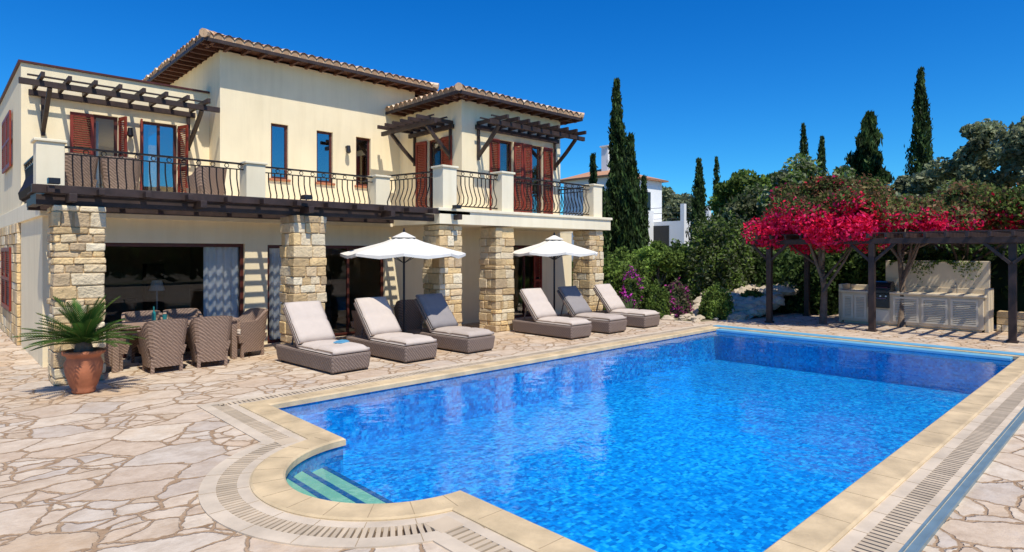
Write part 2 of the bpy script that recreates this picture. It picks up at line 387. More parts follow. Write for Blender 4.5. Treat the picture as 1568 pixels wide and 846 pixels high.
for i,(a,b,z) in enumerate([(2.1,2.44,-.085),(2.44,2.70,-.15),(2.70,2.97,-.215)]):
    mb.box(a,b,3.9,6.0,-.79,z-.02,1); mb.box(a+.002,b-.045,3.9,6.0,z-.018,z,0); mb.box(b-.043,b+.01,3.9,6.0,z-.018,z+.002,2)
mb.build('entry_steps',[steptread,mosaic_e,navy],pool,bevel=.003)
mb=MB(); ring(mb,-.02,-.02,-.045,.015); ring(mb,-.02,.0,.015,.033); ring(mb,.0,.25,.033,.033); ring(mb,.25,.27,.033,.022); ring(mb,.27,.27,.022,0)
ring(mb,-.02,.0,-.045,-.045)
mb.build('coping',coping_m,pool)
mb=MB(); ring(mb,.27,.37,.012,.012); ring(mb,.53,.66,.012,.012); ring(mb,.53,.53,.012,-.03); ring(mb,.37,.37,.012,-.03); ring(mb,.66,.66,.012,-.01)
mb.build('channel_slabs',slab_m,pool)
mb=MB(); ring(mb,.36,.54,-.02,-.02); mb.build('drain_channel',darkgap,pool)
mb=MB()
A=outline(.45); n=len(A)
for i in range(n):
    p=Vector(A[i]);q=Vector(A[(i+1)%n]); L=(q-p).length; d=(q-p)/L; nn=Vector((-d.y,d.x))
    st=.062; k=max(1,round(L/st))
    for j in range(k):
        c=p+d*(j+.5)*L/k; hw=L/k*.33; a=c-d*hw; b=c+d*hw
        P4=[a-nn*.084,b-nn*.084,b+nn*.084,a+nn*.084]
        g=random.uniform(.8,1.05)
        mb.hexa([(v.x,v.y,-.018) for v in P4]+[(v.x,v.y,.011) for v in P4],0,(g,g,g))
gr=M('grate_slat',(.56,.44,.30),.7,.1,3,.2,40,.003,attr=True)
# corner stones where the grating turns into the step bay
for s in (1,-1):
    ph=math.acos(.45/(CR+.45)); cx_=CX-(CR+.45)*math.cos(ph); cy_=CY+s*(CR+.45)*math.sin(ph)
    mb.box(cx_-.10,cx_+.10,cy_-.10,cy_+.10,-.01,.0135)
mb.build('drain_grating',gr,pool)
mb=MB()
for x in np.arange(3.6,15,.62):
    for y0,y1 in ((PY1+.002,PY1+.25),(PY0-.25,PY0-.002)): mb.box(x,x+.005,y0,y1,.033,.0342)
for y in list(np.arange(2.2,3.8,.62))+list(np.arange(6.3,7.9,.62)): mb.box(PX0-.25,PX0-.002,y,y+.005,.033,.0342)
for o0,o1 in ((.372,.27),(.53,.66)):
    for x in np.arange(3.0,15,.45):
        mb.box(x,x+.006,PY1+min(o0,o1),PY1+max(o0,o1),.012,.0132); mb.box(x,x+.006,PY0-max(o0,o1),PY0-min(o0,o1),.012,.0132)
for k in range(-5,6):
    a=k*.28; c,s=math.cos(a),math.sin(a)
    for r0,r1,z in ((CR+.002,CR+.25,.0335),(CR+.28,CR+.37,.0125),(CR+.532,CR+.655,.0125)):
        mb.beam((CX-r0*c,CY+r0*s,z),(CX-r1*c,CY+r1*s,z),.006,.0015)
mb.build('coping_joints',seam,pool)
mb=MB(); mb.box(14.72,14.98,1.9,7.85,-.055,.0); mb.box(15.0,15.28,1.5,8.1,.034,.05); mb.build('pool_cover_slot',lightblue,pool,bevel=.01)
mb=MB(); mb.box(-8,16,1.085,1.10,0,.03); mb.box(-8,16,1.105,1.155,0,.015); mb.box(-8,16,1.16,1.175,0,.03)
mb.build('pool_cover_rail',railgrey)

# ------------------------------------------------------------------ villa
villa=empty('stone_and_stucco_villa')
STC=[(.74,.55,.30),(.80,.62,.37),(.64,.45,.23),(.84,.68,.44),(.74,.55,.32),(.56,.41,.24),(.80,.57,.28),(.86,.73,.50)]
def stone_column(name,x0,x1,y0,y1,z1):
    mb=MB(); mb.box(x0+.03,x1-.03,y0+.03,y1-.03,0,z1,1)
    z=0
    while z<z1-.03:
        h=random.choice([.10,.13,.16,.20,.24]); 
        if z+h>z1-.08: h=z1-z
        nx=random.choice([2,2,3,3,4]); ny=random.choice([2,2,3])
        def sp(a,b,n):
            w=[random.uniform(.5,1.7) for _ in range(n)]; t=sum(w); o=[a]
            for q in w: o.append(o[-1]+(b-a)*q/t)
            return o
        xs=sp(x0,x1,nx); ys=sp(y0,y1,ny)
        for i in range(nx):
            for j in range(ny):
                if 0<i<nx-1 and 0<j<ny-1: continue
                c=random.choice(STC); g=random.uniform(.85,1.12); c=tuple(min(1,k*g) for k in c)
                o=random.uniform(-.010,.018)
                mb.box(xs[i]+.006-(o if i==0 else 0),xs[i+1]-.006+(o if i==nx-1 else 0),ys[j]+.006-(o if j==0 else 0),ys[j+1]-.006+(o if j==ny-1 else 0),z+.005,z+h-.005,0,c,.010)
        z+=h
    mb.build(name,[stone,mortar],villa,bevel=.018)
for i,(a,b,t) in enumerate([(1.35,2.0,2.70),(5.03,5.69,2.70),(8.46,9.12,2.62),(10.2,10.83,2.62),(13.84,14.47,2.62)]):
    stone_column('stone_column_%d'%(i+1),a,b,11.3,11.95,t)
def wallX(mb,x0,x1,y0,y1,z0,z1,ops,m=0):
    xs=sorted({x0,x1,*[o[0] for o in ops],*[o[1] for o in ops]}); zs=sorted({z0,z1,*[max(z0,o[2]) for o in ops],*[o[3] for o in ops]})
    for i in range(len(xs)-1):
        for j in range(len(zs)-1):
            cx=(xs[i]+xs[i+1])/2; cz=(zs[j]+zs[j+1])/2
            if any(o[0]<cx<o[1] and o[2]<cz<o[3] for o in ops): continue
            mb.box(xs[i],xs[i+1],y0,y1,zs[j],zs[j+1],m)
def wallY(mb,x0,x1,y0,y1,z0,z1,ops,m=0):
    ys=sorted({y0,y1,*[o[0] for o in ops],*[o[1] for o in ops]}); zs=sorted({z0,z1,*[max(z0,o[2]) for o in ops],*[o[3] for o in ops]})
    for i in range(len(ys)-1):
        for j in range(len(zs)-1):
            cx=(ys[i]+ys[i+1])/2; cz=(zs[j]+zs[j+1])/2
            if any(o[0]<cx<o[1] and o[2]<cz<o[3] for o in ops): continue
            mb.box(x0,x1,ys[i],ys[i+1],zs[j],zs[j+1],m)
G1=(2.2,4.85,0,2.17); G2=(5.33,8.27,0,2.15); G3=(12.6,13.9,0,2.2)
U1=(2.72,3.2,2.95,5.14); U2=(3.68,4.45,2.95,5.13)
W=[(6.46,6.92,3.92,5.36),(7.72,8.2,3.92,5.34),(8.92,9.4,3.92,5.32)]
T1=(11.75,12.3,3.0,5.2); T2=(13.0,13.55,3.0,5.2); TL=(13.75,14.45,2.95,5.2)
mb=MB()
wallX(mb,1.43,15.35,13.3,13.55,0,2.62,[G1,G2,G3])
wallY(mb,1.43,1.68,13.55,26,0,2.62,[]); wallY(mb,15.1,15.35,13.55,24,0,2.62,[])
mb.box(1.43,14.7,26,26.25,0,6.0)
wallX(mb,1.43,5.2,16.7,16.95,2.95,6.04,[U1,U2]); wallY(mb,1.43,1.68,16.95,26,2.95,6.04,[]); mb.box(1.68,5.2,16.95,26,5.75,5.9)
wallX(mb,5.2,10.95,15.9,16.15,2.95,6.97,W); wallY(mb,5.2,5.45,16.15,21.5,2.95,6.97,[]); wallY(mb,10.7,10.95,16.15,21.5,2.95,6.97,[]); mb.box(5.45,10.7,21.25,21.5,2.95,6.97)
wallX(mb,10.4,14.35,12.9,13.15,3.0,6.1,[T1,T2]); wallY(mb,10.4,10.65,13.15,15.9,2.95,6.1,[TL]); wallY(mb,14.1,14.35,13.15,19,2.95,6.1,[]); mb.box(10.95,14.1,18.75,19,2.95,6.1)
mb.build('walls',plaster,villa)
mb=MB()
mb.box(1.38,8.4,13.15,26,2.62,2.95); mb.box(8.4,15.4,13.29,26,2.62,2.948)
mb.box(8.4,14.72,11.22,13.288,2.64,3.0)
mb.box(8.36,14.76,11.18,11.30,2.94,3.01)
mb.build('floor_slabs',plaster_w,villa,bevel=.008)
mb=MB(); mb.box(1.38,5.25,16.65,17.0,6.043,6.085); mb.box(1.38,1.73,17.0,26.3,6.043,6.085); mb.build('parapet_cap',framewood,villa)
mb=MB()
for x,y,t in [(1.33,13.18,3.9),(4.84,13.18,3.86),(7.94,13.18,3.84),(8.56,11.30,3.95),(10.40,11.30,3.97),(14.02,11.30,3.93)]:
    mb.box(x,x+.40,y,y+.40,2.96,t,0); mb.box(x-.035,x+.435,y-.035,y+.435,t,t+.05,0)
mb.build('balcony_posts',plaster_w,villa,bevel=.01)
mb=MB()
def railing(p,q,z0,z1,out):
    p=Vector((*p,0));q=Vector((*q,0));d=(q-p);L=d.length;d/=L;o=Vector((*out,0))
    zt=Vector((0,0,1))
    mb.beam(p+zt*z1,q+zt*z1,.055,.035); mb.beam(p+zt*(z1-.12),q+zt*(z1-.12),.03,.022); mb.beam(p+zt*(z0+.09),q+zt*(z0+.09),.03,.028)
    k=max(2,round(L/.135))
    for i in range(1,k):
        c=p+d*(L*i/k); H=z1-.12-(z0+.09); b=z0+.09
        pts=[c+zt*(b+H),c+zt*(b+H*.72)+o*.0,c+zt*(b+H*.5)+o*.05,c+zt*(b+H*.28)+o*.12,c+zt*(b+H*.1)+o*.10,c+zt*b]
        mb.tube(pts,.013,4)
        if i%2==0:
            cc=c+d*(L/k*.5)+zt*(z1-.06)
            pr=[cc+(d*math.cos(a)+zt*math.sin(a))*.042 for a in np.linspace(0,2*math.pi,9)]
            mb.tube(pr,.009,4)
O=(0,-1)
railing((1.73,13.36),(4.84,13.36),2.95,3.86,O); railing((5.24,13.36),(7.94,13.36),2.95,3.84,O)
railing((8.34,13.3),(8.72,11.70),2.95,3.9,(-1,0)); railing((1.5,13.6),(1.5,16.7),2.95,3.86,(-1,0))
railing((8.96,11.48),(10.40,11.48),3.0,3.93,O); railing((10.8,11.48),(14.02,11.48),3.0,3.93,O); railing((14.25,11.7),(14.25,12.9),3.0,3.93,(1,0))
mb.build('balcony_railings',iron,villa)
mb=MB()
mb.box(1.15,9.05,11.42,11.60,2.703,2.86); mb.box(1.2,8.3,12.95,13.10,2.70,2.86); mb.box(1.08,9.3,11.22,11.30,2.865,2.99)
mb.box(1.18,1.30,11.61,12.94,2.74,2.86)
x=1.25
while x<8.4:
    mb.box(x,x+.08,11.02,13.148,2.862,2.955); x+=.62
for k in range(13): mb.box(1.2,8.3,11.34+k*.14,11.34+k*.14+.055,2.958,2.985)
for x in (1.5,3.3,5.2,7.0,8.8):
    mb.box(x,x+.10,11.02,11.42,2.74,2.86)
mb.build('timber_canopy',timber,villa,bevel=.006)
def wall_pergola(name,p0,p1,out,z,dep,nr,brace):
    mb=MB(); p0=Vector((*p0,0));p1=Vector((*p1,0));d=(p1-p0).normalized();o=Vector((*out,0));Z=Vector((0,0,1))
    mb.beam(p0-d*.35+o*(dep-.12)+Z*z,p1+d*.35+o*(dep-.12)+Z*z,.08,.12)
    mb.beam(p0-d*.1+o*.06+Z*z,p1+d*.1+o*.06+Z*z,.08,.12)
    L=(p1-p0).length
    for i in range(nr):
        c=p0+d*(L*i/(nr-1)); mb.beam(c+o*.01+Z*(z+.115),c+o*(dep+.24)+Z*(z+.115),.065,.10)
    for k in (0,1):
        mb.beam(p0-d*.2+o*(.35+k*dep/2.2)+Z*(z+.185),p1+d*.2+o*(.35+k*dep/2.2)+Z*(z+.185),.045,.035)
    for s in brace:
        c=p0+d*s; a=c+o*.04+Z*(z-.80); b=c+o*(dep-.12)+Z*(z-.06); mid=(a+b)/2+o*.03
        mb.beam(a,mid,.08,.09); mb.beam(mid,b,.08,.09)
        mb.beam(c+o*.045+Z*(z-.9),c+o*.045+Z*(z+.02),.07,.06)
    mb.build(name,timber,villa,bevel=.005)
wall_pergola('terrace_pergola',(1.65,16.7),(4.75,16.7),(0,-1),5.42,1.2,8,(.15,3.05))
wall_pergola('tower_front_pergola',(10.95,12.9),(14.1,12.9),(0,-1),5.42,1.0,9,(.0,3.1))
wall_pergola('tower_side_pergola',(10.4,13.3),(10.4,15.2),(-1,0),5.42,.95,6,(.05,1.75))
def hip_roof(name,x0,x1,y0,y1,z,tan,wx0,wx1,wy0,wy1):
    w=x1-x0;dp=y1-y0;half=min(w,dp)/2; mb=MB()
    sides=[((x0,y0),(1,0),(0,1),w),((x1,y0),(0,1),(-1,0),dp),((x1,y1),(-1,0),(0,-1),w),((x0,y1),(0,-1),(1,0),dp)]
    per=.23;st=6;TC=[(.70,.46,.27),(.78,.56,.36),(.62,.38,.21),(.82,.64,.44),(.74,.49,.29),(.55,.32,.18)]
    for (ox,oy),e,nn,L in sides:
        ns=int(L/per); pr=L/ns
        for a in range(ns):
            ja=random.uniform(-.02,.03); mc=random.uniform(.8,1.1)
            for k in range(int(half/.36)+1):
                c=random.choice(TC); g=random.uniform(.85,1.1); c=tuple(q*g for q in c)
                for b in range(st):
                    s0=(a+b/st)*pr; s1=(a+(b+1)/st)*pr
                    def tm(s): return max(0,min(s,L-s,half))
                    q=[]
                    for s,t,lift in ((s0,k*.36,.045),(s1,k*.36,.045),(s1,(k+1)*.36+.0,.012),(s0,(k+1)*.36,.012)):
                        fr=(s/pr)%1.0
                        if s==s1 and b==st-1: fr=1.0
                        hh=.085*abs(math.sin(math.pi*fr))**.8
                        t2=min(t,tm(s)); 
                        if k==0 and t==0: t2=t2+ja if tm(s)>.1 else t2
                        q.append((ox+e[0]*s+nn[0]*t2,oy+e[1]*s+nn[1]*t2,z+tan*t2+hh+lift))
                    if k*.36<max(tm(s0),tm(s1)):
                        mb.poly(q,0,c)
                        if k==0:
                            mb.poly([(q[0][0]+nn[0]*.03,q[0][1]+nn[1]*.03,z-.02),(q[1][0]+nn[0]*.03,q[1][1]+nn[1]*.03,z-.02),(q[1][0]+nn[0]*.03,q[1][1]+nn[1]*.03,q[1][2]-.015),(q[0][0]+nn[0]*.03,q[0][1]+nn[1]*.03,q[0][2]-.015)],0,(.62*mc,.42*mc,.25*mc) if b in(0,5) else (.44*mc,.27*mc,.15*mc))
    cx=[(x0,y0),(x1,y0),(x1,y1),(x0,y1)]
    if w<dp: A=((x0+half,y0+half),(x0+half,y1-half)); ap=[A[0],A[0],A[1],A[1]]
    else: A=((x0+half,y0+half),(x1-half,y0+half)); ap=[A[0],A[1],A[1],A[0]]
    zt=z+tan*half+.07
    segs=[((*c,z+.05),(*a,zt)) for c,a in zip(cx,ap)]+[((*A[0],zt),(*A[1],zt))]
    for p,q in segs:
        p=Vector(p);q=Vector(q);L=(q-p).length
        if L<.1: continue
        k=max(1,int(L/.38))
        for i in range(k):
            c=random.choice(TC); mb.tube([p+(q-p)*i/k,p+(q-p)*(i+1.08)/k],[.105,.085],8,0,c)
    mb.build(name+'_tiles',tile_m,villa)
    mb=MB()
    c=[(x0+.03,y0+.03),(x1-.03,y0+.03),(x1-.03,y1-.03),(x0+.03,y1-.03)]
    zz=z-.02
    for i in range(4):
        j=(i+1)%4; mb.poly([(*c[i],zz),(*c[j],zz),(*ap[j],zz+tan*half),(*ap[i],zz+tan*half)])
    for i in range(4):
        p=Vector((*c[i],z-.065));q=Vector((*c[(i+1)%4],z-.065)); mb.beam(p,q,.03,.08,1)
    x=x0+.2
    while x<x1-.1:
        mb.box(x,x+.07,y0+.05,wy0,z-.13,z-.04); mb.box(x,x+.07,wy1,y1-.05,z-.13,z-.04); x+=.42
    y=y0+.25
    while y<y1-.1:
        mb.box(x0+.05,wx0,y,y+.07,z-.13,z-.04); mb.box(wx1,x1-.05,y,y+.07,z-.13,z-.04); y+=.42
    mb.box(x0+.06,x1-.06,y0+.06,y1-.06,z-.038,z-.028)
    mb.build(name+'_eaves',[eavewood,timber],villa)
hip_roof('main_roof',4.65,11.45,15.35,22,7.07,.27,5.2,10.95,15.9,21.5)
hip_roof('tower_roof',9.88,14.87,12.38,19.4,6.20,.27,10.4,14.35,12.9,19)
fr=MB();gl=MB();sh=MB();cu=MB()
def frameX(o,y,mull=(),w=.06,dep=.07,sill=True,gm=0):
    x0,x1,z0,z1=o
    fr.box(x0,x0+w,y,y+dep,z0,z1); fr.box(x1-w,x1,y,y+dep,z0,z1); fr.box(x0+w,x1-w,y,y+dep,z1-w,z1)
    if sill: fr.box(x0+w,x1-w,y,y+dep,z0,z0+w)
    for m in mull: fr.box(m-.03,m+.03,y+.003,y+dep-.003,z0+w,z1-w)
    gl.box(x0+w,x1-w,y+dep*.4,y+dep*.4+.01,z0+w,z1-w,gm)
def frameY(o,x,w=.06,dep=.07):
    y0,y1,z0,z1=o
    fr.box(x,x+dep,y0,y0+w,z0,z1); fr.box(x,x+dep,y1-w,y1,z0,z1); fr.box(x,x+dep,y0+w,y1-w,z1-w,z1); fr.box(x,x+dep,y0+w,y1-w,z0,z0+w)
    gl.box(x+.03,x+.04,y0+w,y1-w,z0+w,z1-w)
frameX(G1,13.38,(),.07); frameX(G2,13.38,(6.3,7.3),.07); frameX(G3,13.38,(13.25,))
frameX(U1,16.76); frameX(U2,16.76,(4.06,),gm=1)
for o in W: frameX(o,15.97,gm=1)
frameX(T1,12.97); frameX(T2,12.97,gm=1); frameY(TL,10.46)
def shutter(p,q,z0,z1):
    p=Vector((*p,0));q=Vector((*q,0));d=(q-p);L=d.length;d/=L;nn=Vector((-d.y,d.x,0));Z=Vector((0,0,1))
    def bx(a,b,zz0,zz1,t=.02):
        A=p+d*a;B=p+d*b
        sh.hexa([A-nn*t+Z*zz0,B-nn*t+Z*zz0,B+nn*t+Z*zz0,A+nn*t+Z*zz0,A-nn*t+Z*zz1,B-nn*t+Z*zz1,B+nn*t+Z*zz1,A+nn*t+Z*zz1])
    bx(0,.06,z0,z1);bx(L-.06,L,z0,z1);bx(.06,L-.06,z0,z0+.1);bx(.06,L-.06,z1-.08,z1);zm=(z0+z1)/2;bx(.06,L-.06,zm-.04,zm+.04)
    z=z0+.12
    while z<z1-.1:
        if abs(z-zm)>.06:
            A=p+d*.06;B=p+d*(L-.06)
            sh.hexa([A-nn*.018+Z*z,B-nn*.018+Z*z,B+nn*.012+Z*(z+.03),A+nn*.012+Z*(z+.03),A-nn*.018+Z*(z+.01),B-nn*.018+Z*(z+.01),B+nn*.012+Z*(z+.04),A+nn*.012+Z*(z+.04)])
        z+=.05
shutter((2.28,16.66),(2.72,16.66),3.0,5.12); shutter((3.22,16.66),(3.30,16.36),3.0,5.12)
shutter((3.66,16.66),(3.60,16.30),3.0,5.1); shutter((4.47,16.66),(4.58,16.30),3.0,5.1)
shutter((11.38,12.86),(11.74,12.86),3.05,5.18); shutter((12.31,12.86),(12.62,12.80),3.05,5.18)
shutter((12.70,12.86),(13.0,12.82),3.05,5.18); shutter((13.56,12.86),(13.95,12.86),3.05,5.18)
shutter((10.36,13.30),(10.36,13.74),3.0,5.18); shutter((10.36,14.46),(10.30,14.9),3.0,5.18)
shutter((12.3,13.27),(12.6,13.27),.05,2.18); shutter((13.6,13.33),(13.9,13.27),.05,2.18)
shutter((1.38,18.4),(1.38,19.3),4.0,5.3); shutter((1.38,19.35),(1.38,20.4),4.0,5.3)
shutter((1.34,17.9),(1.34,18.9),.65,2.1); shutter((1.34,18.95),(1.34,20.0),.65,2.1)
fr.build('window_frames',framewood,villa,bevel=.004); gl.build('glass_panes',[glass,glass2],villa); sh.build('shutters',redwood,villa)
mb=MB()
for o in W: mb.box(o[0]-.05,o[1]+.05,15.85,15.97,o[2]-.06,o[2]-.003)
mb.build('window_sills',terracotta,villa,bevel=.005)
def curtain(x0,x1,y,z0,z1,amp=.028,k=42):
    n=int((x1-x0)/.01)+1; 
    for i in range(n-1):
        a=x0+(x1-x0)*i/(n-1);b=x0+(x1-x0)*(i+1)/(n-1)
        f=lambda x:y+amp*math.sin(x*k)+amp*.4*math.sin(x*k*.37)
        cu.poly([(a,f(a),z0),(b,f(b),z0),(b,f(b),z1),(a,f(a),z1)])
curtain(4.1,4.8,13.50,.04,2.12); curtain(5.38,5.85,13.50,.04,2.1); curtain(3.75,3.9,17.02,3,5.05); curtain(2.78,2.88,17.02,3,5.05)
cu.build('curtains',curtain_m,villa,smooth=True)
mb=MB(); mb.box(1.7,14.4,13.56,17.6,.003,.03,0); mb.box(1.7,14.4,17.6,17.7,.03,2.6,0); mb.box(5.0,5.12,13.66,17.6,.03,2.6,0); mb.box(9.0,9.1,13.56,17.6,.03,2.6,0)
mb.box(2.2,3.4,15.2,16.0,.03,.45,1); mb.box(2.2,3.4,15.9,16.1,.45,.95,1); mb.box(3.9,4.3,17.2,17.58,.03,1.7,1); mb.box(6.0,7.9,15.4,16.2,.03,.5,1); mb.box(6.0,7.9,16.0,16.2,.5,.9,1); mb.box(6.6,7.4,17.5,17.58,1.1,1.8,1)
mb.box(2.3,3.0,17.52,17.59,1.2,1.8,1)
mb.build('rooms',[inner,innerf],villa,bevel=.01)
mb=MB(); mb.lathe([(.09,0),(.16,0),(.10,.22),(.09,.22)],16,0,(1,1,1),(3.65,15.2,1.15)); mb.tube([(3.65,15.2,.03),(3.65,15.2,1.2)],.015,6); mb.build('floor_lamp',whitewall,villa)
mb=MB(); z=0
while z<2.6:
    h=random.choice([.16,.2,.24,.28]); h=min(h,2.62-z); y=16.72
    while y<25.9:
        w=random.uniform(.25,.6); w=min(w,25.95-y); c=random.choice(STC); mb.box(1.37-random.uniform(0,.015),1.428,y+.008,y+w-.008,z+.007,z+h-.007,0,c,.004); y+=w
    z+=h
mb.build('side_stone_cladding',stone,villa,bevel=.012)
mb=MB()
for x,y,z in ((3.42,16.6,4.85),(8.6,15.8,4.95),(9.9,13.22,2.1)):
    mb.box(x-.02,x+.02,y-.01,y+.1,z,z+.05,0); mb.lathe([(.05,0),(.07,-.18),(.03,-.22)],8,0,(1,1,1),(x,y-.05,z+.05))
for x in (1.25,5.1,8.7): mb.box(x,x+.14,10.98,11.14,2.99,3.07,0)
mb.build('wall_lamps',darkmetal,villa)

# ------------------------------------------------------------------ sun loungers
def make_lounger(p,cb,cs):
    mb=MB(); W_=.76
    mb.hexa([(.03,.03,.03),(W_-.03,.03,.03),(W_-.03,1.93,.03),(.03,1.93,.03),(0,0,.31),(W_,0,.31),(W_,1.97,.31),(0,1.97,.31)])
    b=mb.build('wicker_base',wicker,p,bevel=.03)
    mb=MB(); 
    for x in (.08,W_-.08):
        for y in (.1,1.85): mb.box(x-.03,x+.03,y-.03,y+.03,0,.05)
    mb.build('feet',darkmetal,p)
    def pillow(name,O,ex,ey,nz,L,Wd,th,mat):
        O=Vector(O);ex=Vector(ex);ey=Vector(ey);nz=Vector(nz); nx_,ny_=10,14; mb=MB(); vs={}
        def h(u,v):
            e=(1-(2*u-1)**8)*(1-(2*v-1)**10); return th*(.55+.45*max(0,e)**.5)*(1+.04*math.sin(u*7+v*5+O.x))-(.018 if abs(v-.5)<.03 else 0)
        for s in (0,1):
            for i in range(nx_+1):
                for j in range(ny_+1):
                    u=i/nx_;v=j/ny_; vs[(s,i,j)]=len(mb.v); mb.v.append(tuple(O+ex*u*Wd+ey*v*L+nz*(h(u,v) if s else th*.12*(1-max(0,(1-(2*u-1)**8)*(1-(2*v-1)**10))))))
        for i in range(nx_):
            for j in range(ny_):
                for s in (0,1):
                    f=[vs[(s,i,j)],vs[(s,i+1,j)],vs[(s,i+1,j+1)],vs[(s,i,j+1)]]
                    mb.f.append(f if s else f[::-1]); mb.m.append(0); mb.c.append((1,1,1))
        for i in range(nx_):
            for j in (0,ny_): mb.f.append([vs[(0,i,j)],vs[(0,i+1,j)],vs[(1,i+1,j)],vs[(1,i,j)]]); mb.m.append(0); mb.c.append((1,1,1))
        for j in range(ny_):
            for i in (0,nx_): mb.f.append([vs[(0,i,j)],vs[(0,i,j+1)],vs[(1,i,j+1)],vs[(1,i,j)]]); mb.m.append(0); mb.c.append((1,1,1))
        mb.build(name,mat,p,smooth=True)
    pillow('seat_cushion',(.03,.02,.312),(1,0,0),(0,1,0),(0,0,1),1.14,W_-.06,.12,cs)
    a=math.radians(50); L=.86; dy=math.cos(a);dz=math.sin(a); ny=-dz;nz=dy
    pillow('back_cushion',(.03,1.18+ny*.045,.36+nz*.045),(1,0,0),(0,dy,dz),(0,ny,nz),L,W_-.06,.12,cb)
    def slab(t0,t1,x0,x1,l0,l1):
        P=[]
        for t in (t0,t1):
            for x,l in ((x0,l0),(x1,l0),(x1,l1),(x0,l1)):
                P.append((x,1.18+dy*l+ny*t,.34+dz*l+nz*t))
        return P
    mb=MB(); mb.hexa(slab(-.01,.04,.02,W_-.02,-.02,L-.02)); mb.beam((W_*.3,1.75,.3),(W_*.3,1.60,.84),.03,.03);mb.beam((W_*.7,1.75,.3),(W_*.7,1.60,.84),.03,.03)
    mb.build('wicker_back',wicker,p,bevel=.012)
for x,y,r,g in [(4.70,9.15,.06,0),(6.12,9.18,.05,0),(7.58,9.2,.06,1),(10.5,9.1,.0,0),(11.9,9.1,.02,1),(13.45,9.15,.02,0)]:
    e=empty('sun_lounger',(x,y,0),r); make_lounger(e,cushion_g if g else cushion_m,cushion_s if g else cushion_m)
mb=MB(); mb.box(0,.22,0,.16,0,.02); mb.box(.03,.2,.02,.14,.021,.035); bk=mb.build('book',lightblue); bk.location=(5.1,9.6,.435); bk.rotation_euler=(0,0,.4)

def umbrella(x,y,R,ztop,zed):
    e=empty('patio_umbrella',(x,y,0),.2); mb=MB(); n=8
    rows=[(0.03,ztop),(.33,ztop-(ztop-zed)*.40),(.7,ztop-(ztop-zed)*.74),(1.0,zed)]
    sub=4; P=[]
    for r,z in rows:
        ringp=[]
        for j in range(n*sub):
            a=2*math.pi*j/(n*sub); k=j%sub/sub; sec=math.pi/n
            loc=k*2*math.pi/n-sec; rr=R*r*math.cos(sec)/math.cos(loc); sag=-.045*r*math.sin(math.pi*k)
            ringp.append((rr*math.cos(a),rr*math.sin(a),z+sag))
        P.append(ringp)
    val=[(a*1.0,b*1.0,c-.055-.012*((i%4)==2)) for i,(a,b,c) in enumerate(P[-1])]; P.append(val)
    for q in range(len(P)-1):
        for j in range(n*sub):
            k=(j+1)%(n*sub); mb.poly([P[q][j],P[q][k],P[q+1][k],P[q+1][j]])
    mb.lathe([(.001,.07),(.05,.05),(.24,-.04),(.25,-.055)],16,0,(1,1,1),(0,0,ztop-.005))
    mb.build('canopy',canopy_m,e)
    mb=MB(); mb.tube([(0,0,.05),(0,0,ztop+.1)],.024,10); mb.lathe([(.0,.09),(.012,.08),(.02,.04),(.01,0)],8,0,(1,1,1),(0,0,ztop+.06))
    for j in range(n):
        a=2*math.pi*j/n; c,s=math.cos(a),math.sin(a)
        mb.beam((0,0,ztop-.03),(R*.33*c,R*.33*s,rows[1][1]-.02),.02,.02); mb.beam((R*.33*c,R*.33*s,rows[1][1]-.02),(R*.98*c,R*.98*s,zed-.02),.02,.02)
        mb.beam((0,0,ztop-.6),(R*.5*c,R*.5*s,ztop-(ztop-zed)*.6),.012,.012)
    mb.build('pole_and_ribs',darkmetal,e)
    mb=MB(); mb.lathe([(.001,.09),(.05,.09),(.24,.06),(.26,0)],20); mb.tube([(0,0,.06),(0,0,.35)],.035,10); mb.build('base',darkmetal,e)
umbrella(7.30,11.0,1.31,2.36,1.97); umbrella(12.0,11.0,1.2,2.38,1.99)

cm=None
def chair(x,y,rz,mat,z=0,name='wicker_armchair',sc=1.14):
    global cm
    e=empty(name,(x,y,z),rz); e.scale=(sc,sc,1.03)
    if cm is None:
        mb=MB(); n=28
        def pt(a,r,zz):
            cx=math.sin(a);cy=-math.cos(a)
            k=(abs(cx)**4.5+abs(cy)**4.5)**(-1/4.5); return (cx*k*r,cy*k*r*.98,zz)
        for i in range(n):
            a0=math.radians(-135+270*i/n);a1=math.radians(-135+270*(i+1)/n)
            def tz(a):
                t=abs(a)/math.radians(135); return .86-.20*(1/(1+math.exp(-(t-.5)*16)))
            ro=.30;ri=.255;rb=.225
            A=[pt(a0,rb,.10),pt(a1,rb,.10),pt(a1,rb-.04,.10),pt(a0,rb-.04,.10),pt(a0,ro,tz(a0)),pt(a1,ro,tz(a1)),pt(a1,ri,tz(a1)),pt(a0,ri,tz(a0))]
            mb.hexa(A)
        mb.hexa([(-.22,-.22,.28),(.22,-.22,.28),(.24,.25,.28),(-.24,.25,.28),(-.25,-.24,.42),(.25,-.24,.42),(.26,.28,.42),(-.26,.28,.42)])
        for sx in (-1,1):
            for sy in (-1,1): mb.beam((sx*.19,sy*.18,.0),(sx*.19,sy*.18,.3),.045,.045)
        c0=mb.build('wicker_shell',mat,e)
        m2=MB(); m2.box(-.22,.22,-.2,.24,.425,.475); cm2=m2.build('seat_pad',cushion_m,e,bevel=.02); cm={'a':c0,'b':cm2}
    else:
        dup(cm['a'],e); dup(cm['b'],e)
for x,y,r in [(2.86,11.55,0.05),(3.6,11.55,-.08),(4.45,12.15,1.75),(2.12,12.2,-1.5),(2.9,12.95,3.1),(3.6,12.95,3.2),(7.25,12.3,.3),(8.3,12.3,-.4)]:
    chair(x,y,r,wicker2)
chair(2.0,14.2,.3,wicker2,2.95); chair(2.75,14.1,-.2,wicker2,2.95); chair(4.4,14.3,.2,wicker2,2.95)
